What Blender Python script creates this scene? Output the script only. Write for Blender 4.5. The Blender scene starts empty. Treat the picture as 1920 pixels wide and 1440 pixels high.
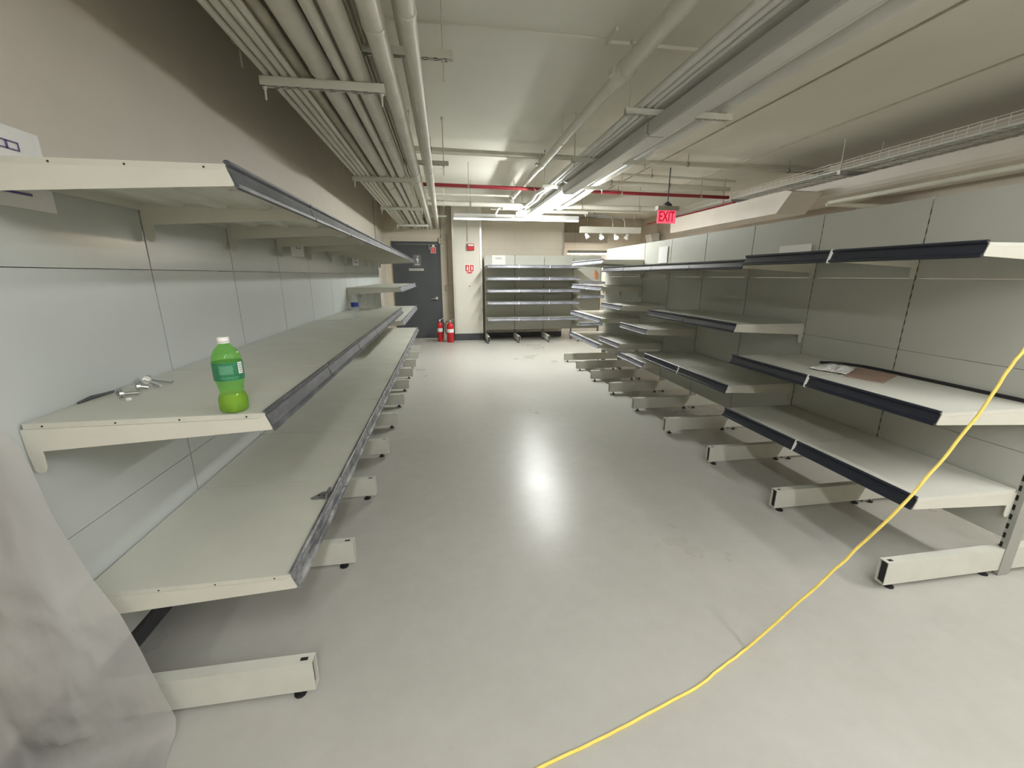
import bpy, math, random
from mathutils import Vector, Matrix
random.seed(7)
sc = bpy.context.scene
COL = sc.collection
PI = math.pi

# ------------------------------------------------------------------ camera, world, exposure
cam = bpy.data.cameras.new('camera')
cam.sensor_width = 36.0
cam.lens = 773.8 / 1920 * 36.0
cam.clip_start = 0.02
co = bpy.data.objects.new('camera', cam)
COL.objects.link(co)
co.location = (0, 0, 1.4276)
co.rotation_euler = (PI / 2 - 0.2573, -0.0007, -0.1576)
sc.camera = co
sc.view_settings.view_transform = 'Standard'
sc.view_settings.look = 'None'
sc.view_settings.gamma = 1
sc.view_settings.use_curve_mapping = False
sc.view_settings.exposure = 0.13
w = bpy.data.worlds.new('world')
sc.world = w
w.use_nodes = True
w.node_tree.nodes['Background'].inputs[0].default_value = (0.9, 0.93, 1.0, 1)
w.node_tree.nodes['Background'].inputs[1].default_value = 0.0
LIT = 125.0            # emission of a burning diffuser
LIT_NEAR = 27.0       # the fixtures behind the camera
LIT_BAR = 7.0
LIT_LEFT = 76.0
LIT_RIGHT = 66.0
sc.cycles.max_bounces = 10
sc.cycles.diffuse_bounces = 6
sc.cycles.sample_clamp_indirect = 6.0
sc.cycles.caustics_reflective = False
sc.cycles.caustics_refractive = False

# ------------------------------------------------------------------ materials
def nt(name):
    m = bpy.data.materials.new(name)
    m.use_nodes = True
    t = m.node_tree
    return m, t, t.nodes['Principled BSDF']

def noise(t, scale, detail=3, rough=0.5, vec=None, stretch=None):
    n = t.nodes.new('ShaderNodeTexNoise')
    n.inputs['Scale'].default_value = scale
    n.inputs['Detail'].default_value = detail
    n.inputs['Roughness'].default_value = rough
    c = t.nodes.new('ShaderNodeTexCoord')
    mp = t.nodes.new('ShaderNodeMapping')
    if stretch:
        mp.inputs['Scale'].default_value = stretch
    t.links.new(c.outputs['Object'], mp.inputs['Vector'])
    t.links.new(mp.outputs[0], n.inputs['Vector'])
    return n

def ramp(t, src, stops):
    r = t.nodes.new('ShaderNodeValToRGB')
    e = r.color_ramp.elements
    while len(e) < len(stops):
        e.new(0.5)
    for i, (p, c) in enumerate(stops):
        e[i].position = p
        e[i].color = (c[0], c[1], c[2], 1)
    t.links.new(src, r.inputs[0])
    return r

def bump(t, b, src, strength, dist=0.01):
    n = t.nodes.new('ShaderNodeBump')
    n.inputs['Strength'].default_value = strength
    n.inputs['Distance'].default_value = dist
    t.links.new(src, n.inputs['Height'])
    t.links.new(n.outputs[0], b.inputs['Normal'])

def paint(name, col, rough=0.5, var=0.06, scale=6, spec=0.5, metal=0.0, bmp=0.0, bscale=200, stretch=None):
    m, t, b = nt(name)
    n = noise(t, scale, 4, 0.6, stretch=stretch)
    lo = [max(0, c * (1 - var)) for c in col]
    hi = [min(1, c * (1 + var)) for c in col]
    r = ramp(t, n.outputs['Fac'], [(0.3, lo), (0.7, hi)])
    t.links.new(r.outputs[0], b.inputs['Base Color'])
    b.inputs['Roughness'].default_value = rough
    b.inputs['Specular IOR Level'].default_value = spec
    b.inputs['Metallic'].default_value = metal
    if bmp:
        n2 = noise(t, bscale, 2)
        bump(t, b, n2.outputs['Fac'], bmp, 0.002)
    return m

def glow(name, col, s):
    m, t, b = nt(name)
    b.inputs['Base Color'].default_value = (0.8, 0.8, 0.8, 1)
    b.inputs['Emission Color'].default_value = (*col, 1)
    b.inputs['Emission Strength'].default_value = s
    b.inputs['Roughness'].default_value = 0.4
    return m

M = {}
M['shelf'] = paint('shelf_enamel', (0.52, 0.52, 0.455), 0.42, 0.05, 4)
M['shelf_r'] = paint('shelf_enamel_right', (0.56, 0.555, 0.50), 0.42, 0.05, 4)
M['bracket'] = paint('bracket_enamel', (0.56, 0.55, 0.48), 0.4, 0.04, 5)
M['panel_l'] = paint('panel_enamel_left', (0.475, 0.50, 0.49), 0.38, 0.03, 2, spec=0.55)
M['panel_gloss'] = paint('panel_enamel_glossy', (0.46, 0.48, 0.46), 0.22, 0.03, 2, spec=0.8)
M['panel_r'] = paint('panel_enamel_right', (0.44, 0.445, 0.40), 0.4, 0.04, 2, spec=0.5)
M['foot'] = paint('foot_enamel', (0.55, 0.55, 0.49), 0.42, 0.05, 8)
M['black'] = paint('black_plastic_and_shade', (0.015, 0.015, 0.017), 0.5, 0.1, 20)
M['pipe'] = paint('painted_pipe', (0.61, 0.60, 0.53), 0.5, 0.07, 5, bmp=0.3, bscale=90)
M['pipe_dark'] = paint('brown_pipe', (0.40, 0.38, 0.30), 0.6, 0.15, 8)
M['pipe_cool'] = paint('white_painted_pipe', (0.62, 0.62, 0.58), 0.45, 0.04, 5)
M['strut'] = paint('painted_strut', (0.60, 0.60, 0.54), 0.5, 0.05, 9)
M['rod'] = paint('threaded_rod', (0.30, 0.28, 0.24), 0.5, 0.1, 60)
M['red_pipe'] = paint('red_pipe_paint', (0.25, 0.02, 0.028), 0.45, 0.1, 12)
M['red'] = paint('red_enamel', (0.52, 0.018, 0.025), 0.3, 0.05, 12)
M['sign_red'] = paint('sign_red', (0.6, 0.03, 0.035), 0.45, 0.04, 12)
M['white'] = paint('white_plastic', (0.75, 0.75, 0.72), 0.4, 0.03, 10)
M['paper'] = paint('white_paper', (0.74, 0.73, 0.72), 0.8, 0.03, 15)
M['ink'] = paint('purple_ink', (0.10, 0.08, 0.22), 0.7, 0.1, 20)
M['greyink'] = paint('grey_ink', (0.28, 0.28, 0.29), 0.7, 0.1, 20)
M['door'] = paint('door_paint', (0.062, 0.068, 0.075), 0.38, 0.08, 3)
M['chrome'] = paint('brushed_metal', (0.75, 0.75, 0.74), 0.28, 0.05, 40, metal=1.0)
M['guard'] = paint('corner_guard_metal', (0.62, 0.60, 0.55), 0.3, 0.08, 6, metal=0.8)
M['rubber'] = paint('dark_rubber_base', (0.055, 0.055, 0.062), 0.5, 0.3, 9)
M['galv'] = paint('galvanised_steel', (0.45, 0.46, 0.47), 0.4, 0.1, 20, metal=0.6)
M['duct'] = paint('duct_wrap', (0.62, 0.58, 0.53), 0.45, 0.04, 3, bmp=0.25, bscale=10)
M['beige'] = paint('beige_plastic', (0.46, 0.42, 0.34), 0.5, 0.05, 10)
M['card'] = paint('brown_cardboard', (0.33, 0.23, 0.175), 0.8, 0.1, 12)
M['cord'] = paint('yellow_jacket', (0.80, 0.62, 0.13), 0.45, 0.08, 30)
M['orange'] = paint('orange_jacket', (0.75, 0.22, 0.05), 0.5, 0.08, 30)
M['lens_off'] = paint('frosted_diffuser', (0.60, 0.60, 0.57), 0.5, 0.03, 5)
M['housing'] = paint('light_housing', (0.46, 0.46, 0.44), 0.45, 0.03, 5)
M['lit'] = glow('burning_diffuser', (0.98, 1.0, 0.965), LIT)
M['lit_near'] = glow('burning_diffuser_near', (0.98, 0.995, 0.99), LIT_NEAR)
M['lit_right'] = glow('burning_diffuser_right', (0.99, 0.99, 0.96), LIT_RIGHT)
M['lit_left'] = glow('burning_diffuser_left', (0.98, 0.995, 0.99), LIT_LEFT)
M['lit_bar'] = glow('burning_bar', (1.0, 0.99, 0.96), LIT_BAR)
M['lit_low'] = glow('burning_low_bar', (1.0, 0.98, 0.93), 55)
M['bulb'] = glow('warm_bulb', (1.0, 0.85, 0.62), 420)
M['exit'] = glow('exit_face', (1.0, 0.13, 0.20), 0.95)
M['exit'].node_tree.nodes['Principled BSDF'].inputs['Base Color'].default_value = (.05, .0, .0, 1)
M['exit_letter'] = glow('exit_letters', (0.62, 0.0, 0.02), 0.8)
M['exit_letter'].node_tree.nodes['Principled BSDF'].inputs['Base Color'].default_value = (.05, .0, .0, 1)
M['blue'] = paint('blue_label', (0.02, 0.04, 0.30), 0.4, 0.05, 20)
M['label_green'] = paint('green_label', (0.02, 0.17, 0.075), 0.4, 0.2, 60)
M['label_pale'] = paint('pale_green_print', (0.08, 0.26, 0.15), 0.5, 0.2, 60)
M['sign_grey'] = paint('sign_plate_grey', (0.14, 0.145, 0.15), 0.45, 0.04, 20)
M['steel_dark'] = paint('worn_plate_steel', (0.20, 0.20, 0.20), 0.5, 0.15, 40, metal=0.4)

def rail_mat(name, dark, light, thr, rough):
    m, t, b = nt(name)
    n = noise(t, 5, 6, 0.75, stretch=(1, 1, 5))
    n2 = noise(t, 60, 3, 0.6, stretch=(1, .15, 1))
    mx = t.nodes.new('ShaderNodeMath'); mx.operation = 'MULTIPLY_ADD'
    mx.inputs[1].default_value = 0.35
    t.links.new(n2.outputs['Fac'], mx.inputs[0]); t.links.new(n.outputs['Fac'], mx.inputs[2])
    r = ramp(t, mx.outputs[0], [(thr, dark), (thr + 0.22, light)])
    t.links.new(r.outputs[0], b.inputs['Base Color'])
    b.inputs['Roughness'].default_value = rough
    b.inputs['Specular IOR Level'].default_value = 0.6
    return m
M['rail_l'] = rail_mat('price_rail_charcoal', (0.045, 0.047, 0.056), (0.12, 0.123, 0.135), 0.66, 0.5)
M['rail_worn'] = rail_mat('price_rail_scuffed', (0.06, 0.063, 0.07), (0.30, 0.30, 0.305), 0.60, 0.5)
M['rail_r'] = rail_mat('price_rail_navy', (0.016, 0.019, 0.030), (0.042, 0.047, 0.06), 0.75, 0.32)
M['rail_b'] = rail_mat('price_rail_grey', (0.11, 0.115, 0.135), (0.22, 0.23, 0.26), 0.6, 0.4)  # lighter grey; paints the grazing reflection into far rails of the side runs

def slot_mat():
    m, t, b = nt('slotted_upright_enamel')
    c = t.nodes.new('ShaderNodeTexCoord')
    s = t.nodes.new('ShaderNodeSeparateXYZ')
    t.links.new(c.outputs['Object'], s.inputs[0])
    def mth(op, a, bb=None):
        n = t.nodes.new('ShaderNodeMath'); n.operation = op
        for i, v in enumerate((a, bb)):
            if v is None: continue
            if isinstance(v, (int, float)): n.inputs[i].default_value = v
            else: t.links.new(v, n.inputs[i])
        return n.outputs[0]
    fz = mth('FRACT', mth('DIVIDE', s.outputs[2], 0.05))
    a = mth('LESS_THAN', fz, 0.56)
    y = mth('LESS_THAN', mth('ABSOLUTE', s.outputs[1]), 0.0065)
    x = mth('GREATER_THAN', s.outputs[0], -0.0062)
    k = mth('MULTIPLY', mth('MULTIPLY', a, y), x)
    r = ramp(t, k, [(0.0, (0.30, 0.30, 0.27)), (1.0, (0.006, 0.006, 0.008))])
    t.links.new(r.outputs[0], b.inputs['Base Color'])
    b.inputs['Roughness'].default_value = 0.45
    return m
M['slot'] = slot_mat()

def floor_mat():
    m, t, b = nt('polished_concrete')
    n1 = noise(t, 0.9, 5, 0.6)
    n2 = noise(t, 9, 6, 0.7)
    n3 = noise(t, 260, 2, 0.6)
    mx = t.nodes.new('ShaderNodeMixRGB'); mx.blend_type = 'MIX'; mx.inputs[0].default_value = 0.5
    r1 = ramp(t, n1.outputs['Fac'], [(0.32, (0.365, 0.357, 0.322)), (0.52, (0.415, 0.408, 0.375)), (0.7, (0.445, 0.437, 0.41))])
    r2 = ramp(t, n2.outputs['Fac'], [(0.3, (0.385, 0.370, 0.335)), (0.7, (0.45, 0.44, 0.405))])
    t.links.new(r1.outputs[0], mx.inputs[1]); t.links.new(r2.outputs[0], mx.inputs[2])
    t.links.new(mx.outputs[0], b.inputs['Base Color'])
    rr = ramp(t, n1.outputs['Fac'], [(0.3, (0.26,) * 3), (0.75, (0.38,) * 3)])
    t.links.new(rr.outputs[0], b.inputs['Roughness'])
    b.inputs['Specular IOR Level'].default_value = 0.22
    bump(t, b, n3.outputs['Fac'], 0.08, 0.001)
    return m
M['floor'] = floor_mat()

def block_mat(name, col, sx):
    # painted concrete block: courses 0.2 m, blocks 0.4 m
    m, t, b = nt(name)
    c = t.nodes.new('ShaderNodeTexCoord')
    mp = t.nodes.new('ShaderNodeMapping')
    mp.inputs['Rotation'].default_value = (PI / 2, 0, 0) if sx else (PI / 2, 0, PI / 2)
    t.links.new(c.outputs['Object'], mp.inputs[0])
    s = t.nodes.new('ShaderNodeSeparateXYZ'); t.links.new(c.outputs['Object'], s.inputs[0])
    cb = t.nodes.new('ShaderNodeCombineXYZ')
    t.links.new(s.outputs[0 if sx else 1], cb.inputs[0]); t.links.new(s.outputs[2], cb.inputs[1])
    br = t.nodes.new('ShaderNodeTexBrick')
    t.links.new(cb.outputs[0], br.inputs['Vector'])
    br.inputs['Scale'].default_value = 1.0
    br.inputs['Brick Width'].default_value = 0.4
    br.inputs['Row Height'].default_value = 0.2
    br.inputs['Mortar Size'].default_value = 0.006
    br.inputs['Mortar Smooth'].default_value = 0.5
    br.inputs['Color1'].default_value = (*col, 1)
    br.inputs['Color2'].default_value = (*[v * 1.03 for v in col], 1)
    br.inputs['Mortar'].default_value = (*[v * 0.93 for v in col], 1)
    t.links.new(br.outputs['Color'], b.inputs['Base Color'])
    b.inputs['Roughness'].default_value = 0.55
    n = noise(t, 120, 3)
    bump(t, b, br.outputs['Fac'], -0.25, 0.004)
    return m
M['block'] = block_mat('painted_block_beige', (0.60, 0.545, 0.445), True)
M['block_y'] = block_mat('painted_block_beige_side', (0.56, 0.50, 0.42), False)
M['wall_l'] = paint('wall_paint_left', (0.56, 0.515, 0.445), 0.55, 0.03, 3, bmp=0.2, bscale=80)
M['column'] = paint('column_paint', (0.62, 0.60, 0.53), 0.5, 0.03, 3)
M['ceiling'] = paint('ceiling_paint', (0.70, 0.69, 0.62), 0.6, 0.04, 1.2, bmp=0.15, bscale=20)

def plastic_sheet_mat():
    m, t, b = nt('milky_plastic_film')
    b.inputs['Base Color'].default_value = (0.50, 0.49, 0.475, 1)
    b.inputs['Roughness'].default_value = 0.2
    b.inputs['Specular IOR Level'].default_value = 0.5
    n = noise(t, 5, 3, 0.55, stretch=(1.5, 1, 0.7))
    n2 = noise(t, 22, 2, 0.5, stretch=(1, 1, 0.5))
    mx = t.nodes.new('ShaderNodeMath'); mx.operation = 'MULTIPLY_ADD'; mx.inputs[1].default_value = 0.25
    t.links.new(n2.outputs['Fac'], mx.inputs[0]); t.links.new(n.outputs['Fac'], mx.inputs[2])
    bump(t, b, mx.outputs[0], 0.5, 0.03)
    out = t.nodes['Material Output']
    tr = t.nodes.new('ShaderNodeBsdfTransparent')
    tl = t.nodes.new('ShaderNodeBsdfTranslucent'); tl.inputs[0].default_value = (0.55, 0.54, 0.53, 1)
    m1 = t.nodes.new('ShaderNodeMixShader'); m1.inputs[0].default_value = 0.35
    m2 = t.nodes.new('ShaderNodeMixShader'); m2.inputs[0].default_value = 0.26
    t.links.new(b.outputs[0], m1.inputs[1]); t.links.new(tl.outputs[0], m1.inputs[2])
    t.links.new(m1.outputs[0], m2.inputs[1]); t.links.new(tr.outputs[0], m2.inputs[2])
    t.links.new(m2.outputs[0], out.inputs['Surface'])
    return m
M['film'] = plastic_sheet_mat()

def clear(name, col, rough=0.05, mixt=0.5, ior=1.3, tint=None):
    # thin coloured plastic: part see-through, part glossy body
    m, t, b = nt(name)
    b.inputs['Base Color'].default_value = (*col, 1)
    b.inputs['Roughness'].default_value = rough
    b.inputs['IOR'].default_value = ior
    b.inputs['Coat Weight'].default_value = 0.6
    b.inputs['Coat Roughness'].default_value = 0.05
    out = t.nodes['Material Output']
    tr = t.nodes.new('ShaderNodeBsdfTransparent'); tr.inputs[0].default_value = (*(tint or [min(1, c ** 0.5) for c in col]), 1)
    mx = t.nodes.new('ShaderNodeMixShader'); mx.inputs[0].default_value = mixt
    t.links.new(b.outputs[0], mx.inputs[1]); t.links.new(tr.outputs[0], mx.inputs[2])
    t.links.new(mx.outputs[0], out.inputs['Surface'])
    return m
M['green'] = clear('green_bottle_plastic', (0.20, 0.50, 0.12), 0.1, 0.74, tint=(0.66, 0.96, 0.52))
M['soda'] = clear('yellow_green_drink', (0.52, 0.40, 0.0), 0.1, 0.25, tint=(0.9, 0.75, 0.02))
M['clear'] = clear('clear_bottle_plastic', (0.85, 0.88, 0.88), 0.08, 0.82)

# ------------------------------------------------------------------ mesh helpers
class MB:
    def __init__(s):
        s.v, s.f, s.m = [], [], []
    def face(s, idx, mi=0):
        s.f.append(idx); s.m.append(mi)
    def box(s, x0, x1, y0, y1, z0, z1, mi=0):
        n = len(s.v)
        s.v += [(x, y, z) for z in (z0, z1) for y in (y0, y1) for x in (x0, x1)]
        for q in ((0, 2, 3, 1), (4, 5, 7, 6), (0, 1, 5, 4), (2, 6, 7, 3), (0, 4, 6, 2), (1, 3, 7, 5)):
            s.face([n + i for i in q], mi)
        return s
    def prism(s, poly, a0, a1, axis='y', mi=0):
        # poly: 2-D points; axis y -> (x,z), axis x -> (y,z), axis z -> (x,y)
        n = len(s.v); k = len(poly)
        for a in (a0, a1):
            for p, q in poly:
                s.v.append({'y': (p, a, q), 'x': (a, p, q), 'z': (p, q, a)}[axis])
        s.face([n + i for i in range(k)][::-1], mi); s.face([n + k + i for i in range(k)], mi)
        for i in range(k):
            j = (i + 1) % k
            s.face([n + i, n + j, n + k + j, n + k + i], mi)
        return s
    def tube(s, pts, r, seg=14, mi=0, cap=True):
        pts = [Vector(p) for p in pts]; n0 = len(s.v)
        rs = r if isinstance(r, (list, tuple)) else [r] * len(pts)
        prev = None
        for i, p in enumerate(pts):
            d = (pts[min(i + 1, len(pts) - 1)] - pts[max(i - 1, 0)]).normalized()
            if prev is None:
                u = d.cross(Vector((0, 0, 1)))
                if u.length < 1e-3: u = d.cross(Vector((1, 0, 0)))
            else:
                u = prev - d * prev.dot(d)
            u.normalize(); v = d.cross(u); prev = u
            for j in range(seg):
                a = 2 * PI * j / seg
                s.v.append(tuple(p + (u * math.cos(a) + v * math.sin(a)) * rs[i]))
        for i in range(len(pts) - 1):
            for j in range(seg):
                k = (j + 1) % seg
                s.face([n0 + i * seg + j, n0 + i * seg + k, n0 + (i + 1) * seg + k, n0 + (i + 1) * seg + j], mi)
        if cap:
            s.face([n0 + j for j in range(seg)][::-1], mi)
            s.face([n0 + (len(pts) - 1) * seg + j for j in range(seg)], mi)
        return s
    def lathe(s, prof, cx=0, cy=0, seg=24, mi=0, fn=None):
        n0 = len(s.v)
        for r, z in prof:
            for j in range(seg):
                a = 2 * PI * j / seg
                rr = r * (fn(a, z) if fn else 1)
                s.v.append((cx + rr * math.cos(a), cy + rr * math.sin(a), z))
        for i in range(len(prof) - 1):
            for j in range(seg):
                k = (j + 1) % seg
                s.face([n0 + i * seg + j, n0 + i * seg + k, n0 + (i + 1) * seg + k, n0 + (i + 1) * seg + j], mi)
        s.face([n0 + j for j in range(seg)][::-1], mi)
        s.face([n0 + (len(prof) - 1) * seg + j for j in range(seg)], mi)
        return s
    def mesh(s, name, mats, smooth=False, bevel=0):
        me = bpy.data.meshes.new(name)
        me.from_pydata(s.v, [], s.f)
        for m in (mats if isinstance(mats, (list, tuple)) else [mats]):
            me.materials.append(m)
        me.polygons.foreach_set('material_index', s.m)
        if smooth:
            me.polygons.foreach_set('use_smooth', [True] * len(s.f))
        me.update()
        return me
    def build(s, name, mats, parent=None, smooth=False, bevel=0, loc=None):
        o = bpy.data.objects.new(name, s.mesh(name, mats, smooth))
        COL.objects.link(o)
        if parent: o.parent = parent
        if loc: o.location = loc
        if smooth: auto(o)
        if bevel:
            b = o.modifiers.new('bevel', 'BEVEL'); b.width = bevel; b.segments = 2; b.limit_method = 'ANGLE'
        return o

def auto(o, ang=40):
    me = o.data
    bm_angle = math.radians(ang)
    import bmesh
    bm = bmesh.new(); bm.from_mesh(me)
    for e in bm.edges:
        if len(e.link_faces) == 2 and e.calc_face_angle(0) > bm_angle:
            e.smooth = False
    bm.to_mesh(me); bm.free()

def tag(o, label=None, cat=None, group=None, kind=None):
    if label: o['label'] = label
    if cat: o['category'] = cat
    if group: o['group'] = group
    if kind: o['kind'] = kind
    return o

def empty(name, loc, label, cat, group=None, rz=0):
    o = bpy.data.objects.new(name, None); COL.objects.link(o)
    o.location = loc; o.rotation_euler = (0, 0, rz); o.empty_display_size = 0.1
    return tag(o, label, cat, group)

def struct(name, mb, m, parent=None, **k):
    o = mb.build(name, m, parent, **k)
    if not parent: o['kind'] = 'structure'
    return o

def put(name, me, parent, loc=(0, 0, 0)):
    o = bpy.data.objects.new(name, me); COL.objects.link(o)
    o.parent = parent; o.location = loc
    return o

def text_mesh(body, size, name, mat, parent, loc, rot, extrude=0.001, squash=1.0):
    c = bpy.data.curves.new(name, 'FONT'); c.body = body; c.size = size; c.extrude = extrude
    c.align_x = 'CENTER'; c.align_y = 'CENTER'; c.offset = size * 0.012
    o = bpy.data.objects.new(name + '_tmp', c); COL.objects.link(o)
    bpy.context.view_layer.update()
    me = bpy.data.meshes.new_from_object(o.evaluated_get(bpy.context.evaluated_depsgraph_get()))
    bpy.data.objects.remove(o)
    me.name = name; me.materials.clear(); me.materials.append(mat)
    t = bpy.data.objects.new(name, me); COL.objects.link(t)
    t.parent = parent; t.location = loc; t.rotation_euler = rot; t.scale = (squash, 1, 1)
    return t

# ------------------------------------------------------------------ the room
XL, XR, YB, YB2, YF, ZC = -1.26, 5.75, 9.70, 12.0, -3.5, 3.0
struct('floor', MB().box(XL - .15, XR + .15, YF - .15, YB2 + .15, -.12, 0), M['floor'])
ce = MB().box(XL - .15, XR + .15, YF - .15, YB2 + .15, ZC, ZC + .15)
ce.box(-1.2, 1.18, 3.19, 3.21, ZC - .012, ZC + .01)            # formwork ridges
ce.box(1.18, 2.64, 3.21, 3.26, ZC - .022, ZC + .01)
ce.box(1.17, 1.19, 3.05, 3.22, ZC - .022, ZC + .01)
struct('ceiling', ce, M['ceiling'])
struct('wall_left', MB().box(XL - .15, XL, YF - .15, YB + .15, 0, ZC), M['wall_l'])
struct('wall_right', MB().box(XR, XR + .15, YF - .15, YB2 + .15, 0, ZC), M['block_y'])
wb = MB()
wb.box(XL, -1.10, YB, YB + .15, 0, ZC)
wb.box(-.06, 2.75, YB, YB + .15, 0, ZC)
wb.box(-1.10, -.06, YB, YB + .15, 2.14, ZC)
struct('wall_back', wb, M['block'])
struct('wall_recess', MB().box(2.6, XR + .15, YB2, YB2 + .15, 0, ZC), M['block'])
struct('wall_recess_side', MB().box(2.60, 2.75, YB + .15, YB2, 0, ZC), M['block_y'])
struct('wall_front', MB().box(XL - .15, XR + .15, YF - .15, YF, 0, ZC), M['block'])
struct('wall_column', MB().box(.19, .83, 9.40, YB, 0, ZC), M['column'])
struct('baseboard_left', MB().box(XL, XL + .008, YF, YB - .02, 0, .13), M['rubber'])
struct('baseboard_column', MB().box(.185, .86, 9.388, 9.40, 0, .15).box(.178, .19, 9.388, YB, 0, .15), M['rubber'])
struct('baseboard_back', MB().box(.86, 2.75, YB - .01, YB, 0, .12), M['rubber'])
struct('trim_1', MB().box(.183, .235, 9.393, 9.40, .15, 2.72).box(.183, .19, 9.393, 9.47, .15, 2.72), M['guard'])
struct('trim_2', MB().box(.785, .837, 9.393, 9.40, .15, 2.72).box(.83, .837, 9.393, 9.47, .15, 2.72), M['guard'])
struct('trim_3', MB().box(2.70, 2.757, YB - .007, YB, .12, 2.55).box(2.75, 2.757, YB - .007, YB + .06, .12, 2.55), M['guard'])
# thin cast joints along the ceiling (proud cords of sealant)
struct('trim_4', MB().tube([(3.10, YF, 2.994), (3.10, 8.0, 2.994)], .0075, 6), M['pipe_dark'])
struct('trim_5', MB().tube([(4.24, YF, 2.994), (4.27, 8.2, 2.994)], .0075, 6), M['pipe_dark'])
# lintel band above the door
struct('trim_6', MB().box(XL + .005, .19, YB - .02, YB, 2.30, 2.33), M['block'])

d = MB().box(-1.055, -.105, YB - .02, YB + .03, .03, 2.09)
door = struct('door_1', d, M['door'])
fr = MB().box(-1.10, -1.055, YB - .03, YB + .08, 0, 2.14).box(-.105, -.06, YB - .03, YB + .08, 0, 2.14).box(-1.055, -.105, YB - .03, YB + .08, 2.09, 2.14)
o = fr.build('door_frame', M['door'], door)
MB().box(-1.055, -.105, YB - .05, YB + .06, 0, .03).build('threshold', M['guard'], door)
hd = MB().tube([(-.185, 9.68, .93), (-.185, 9.645, .93)], .032, 16).tube([(-.185, 9.62, .93), (-.185, 9.64, .93)], .016, 12)
hd.tube([(-.185, 9.625, .93), (-.25, 9.622, .925), (-.31, 9.628, .918)], [.014, .012, .009], 10)
tag(hd.build('door_handle', M['chrome'], door, smooth=True), 'brushed metal lever handle')
MB().box(-.32, -.29, 9.65, 9.68, 1.97, 2.08).box(-1.0, -.12, 9.672, 9.68, 2.078, 2.09).build('door_closer', M['steel_dark'], door)

# ------------------------------------------------------------------ shelving
def shelf_mesh(D, W, mat):
    b = MB()
    b.box(0.009, D, .003, W - .003, -.004, 0)
    b.box(D - .004, D, .003, W - .003, -.032, -.004)
    b.box(0.009, .012, .003, W - .003, -.03, -.004)
    for y in (.003, W - .006):
        b.box(.012, D - .004, y, y + .003, -.015, -.004)
    for i in range(3):
        x = D * (.24 + .25 * i)
        b.prism([(x - .028, -.004), (x + .028, -.004), (x + .017, -.019), (x - .017, -.019)], .02, W - .02)
    b.box(.03, D - .02, W * .5 - .015, W * .5 + .015, -.010, -.004)
    return b.mesh('shelf', mat)
def bracket_mesh(D, side, mat):
    prof = [(.003, -.0155), (D - .02, -.0155), (D - .004, -.009), (D - .001, -.003), (D + .0145, -.046), (D + .013, -.051), (.040, -.080),
            (.039, -.126), (.034, -.139), (.028, -.143), (.018, -.143), (.010, -.136), (.004, -.085)]
    b = MB().prism(prof, side, side + .003)
    return b.mesh('bracket', mat)
def rail_mesh(D, W, mat):
    prof = [(D - .006, .0062), (D - .001, .0098), (D + .005, .0102), (D + .0095, .0070), (D + .0102, .0015), (D + .0070, -.0028), (D + .0030, -.0060), (D + .0042, -.010), (D + .0155, -.040),
            (D + .0240, -.0445), (D + .025, -.054), (D + .0175, -.0575), (D + .0145, -.051), (D + .0005, -.004)]
    b = MB().prism(prof, .005, W - .005)
    return b.mesh('price_rail', mat)
def clip_mesh(D, W, mat):
    prof = [(D - .003, .012), (D + .008, .011), (D + .011, .002), (D + .0245, -.044), (D + .0275, -.058), (D + .012, -.06)]
    return MB().prism(prof, -.005, .005).mesh('rail_clip', mat)

GL = {}
def foot_build(x0, x1, parent, y, glides, hole=True):
    # open-ended box beam, 0.03 to 0.148 high
    h0, h1, t, wd = .03, .148, .003, .021
    b = MB()
    b.box(x0, x1, -wd, -wd + t, h0, h1); b.box(x0, x1, wd - t, wd, h0, h1)
    b.box(x0, x1, -wd + t, wd - t, h0, h0 + t)
    a, c = x1 - .044, x1 - .018
    if hole:
        b.box(x0, a, -wd + t, wd - t, h1 - t, h1); b.box(c, x1, -wd + t, wd - t, h1 - t, h1)
        b.box(a, c, -wd + t, -.008, h1 - t, h1); b.box(a, c, .008, wd - t, h1 - t, h1)
    else:
        b.box(x0, x1, -wd + t, wd - t, h1 - t, h1)
    b.box(x0, x1 - .012, -wd + t + .001, wd - t - .001, h0 + t + .001, h1 - t - .001, 1)  # black core paints in the shade inside the hollow beam
    f = b.build('base_foot', [M['foot'], M['black']], parent, loc=(0, y, 0))
    for gx in glides:
        if 'g' not in GL:
            GL['g'] = MB().lathe([(.021, 0), (.021, .006), (.008, .007), (.007, .031)], 0, 0, 12).mesh('levelling_glide', M['black'])
        put('levelling_glide', GL['g'], f, (gx, 0, 0))
    return f

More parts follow.
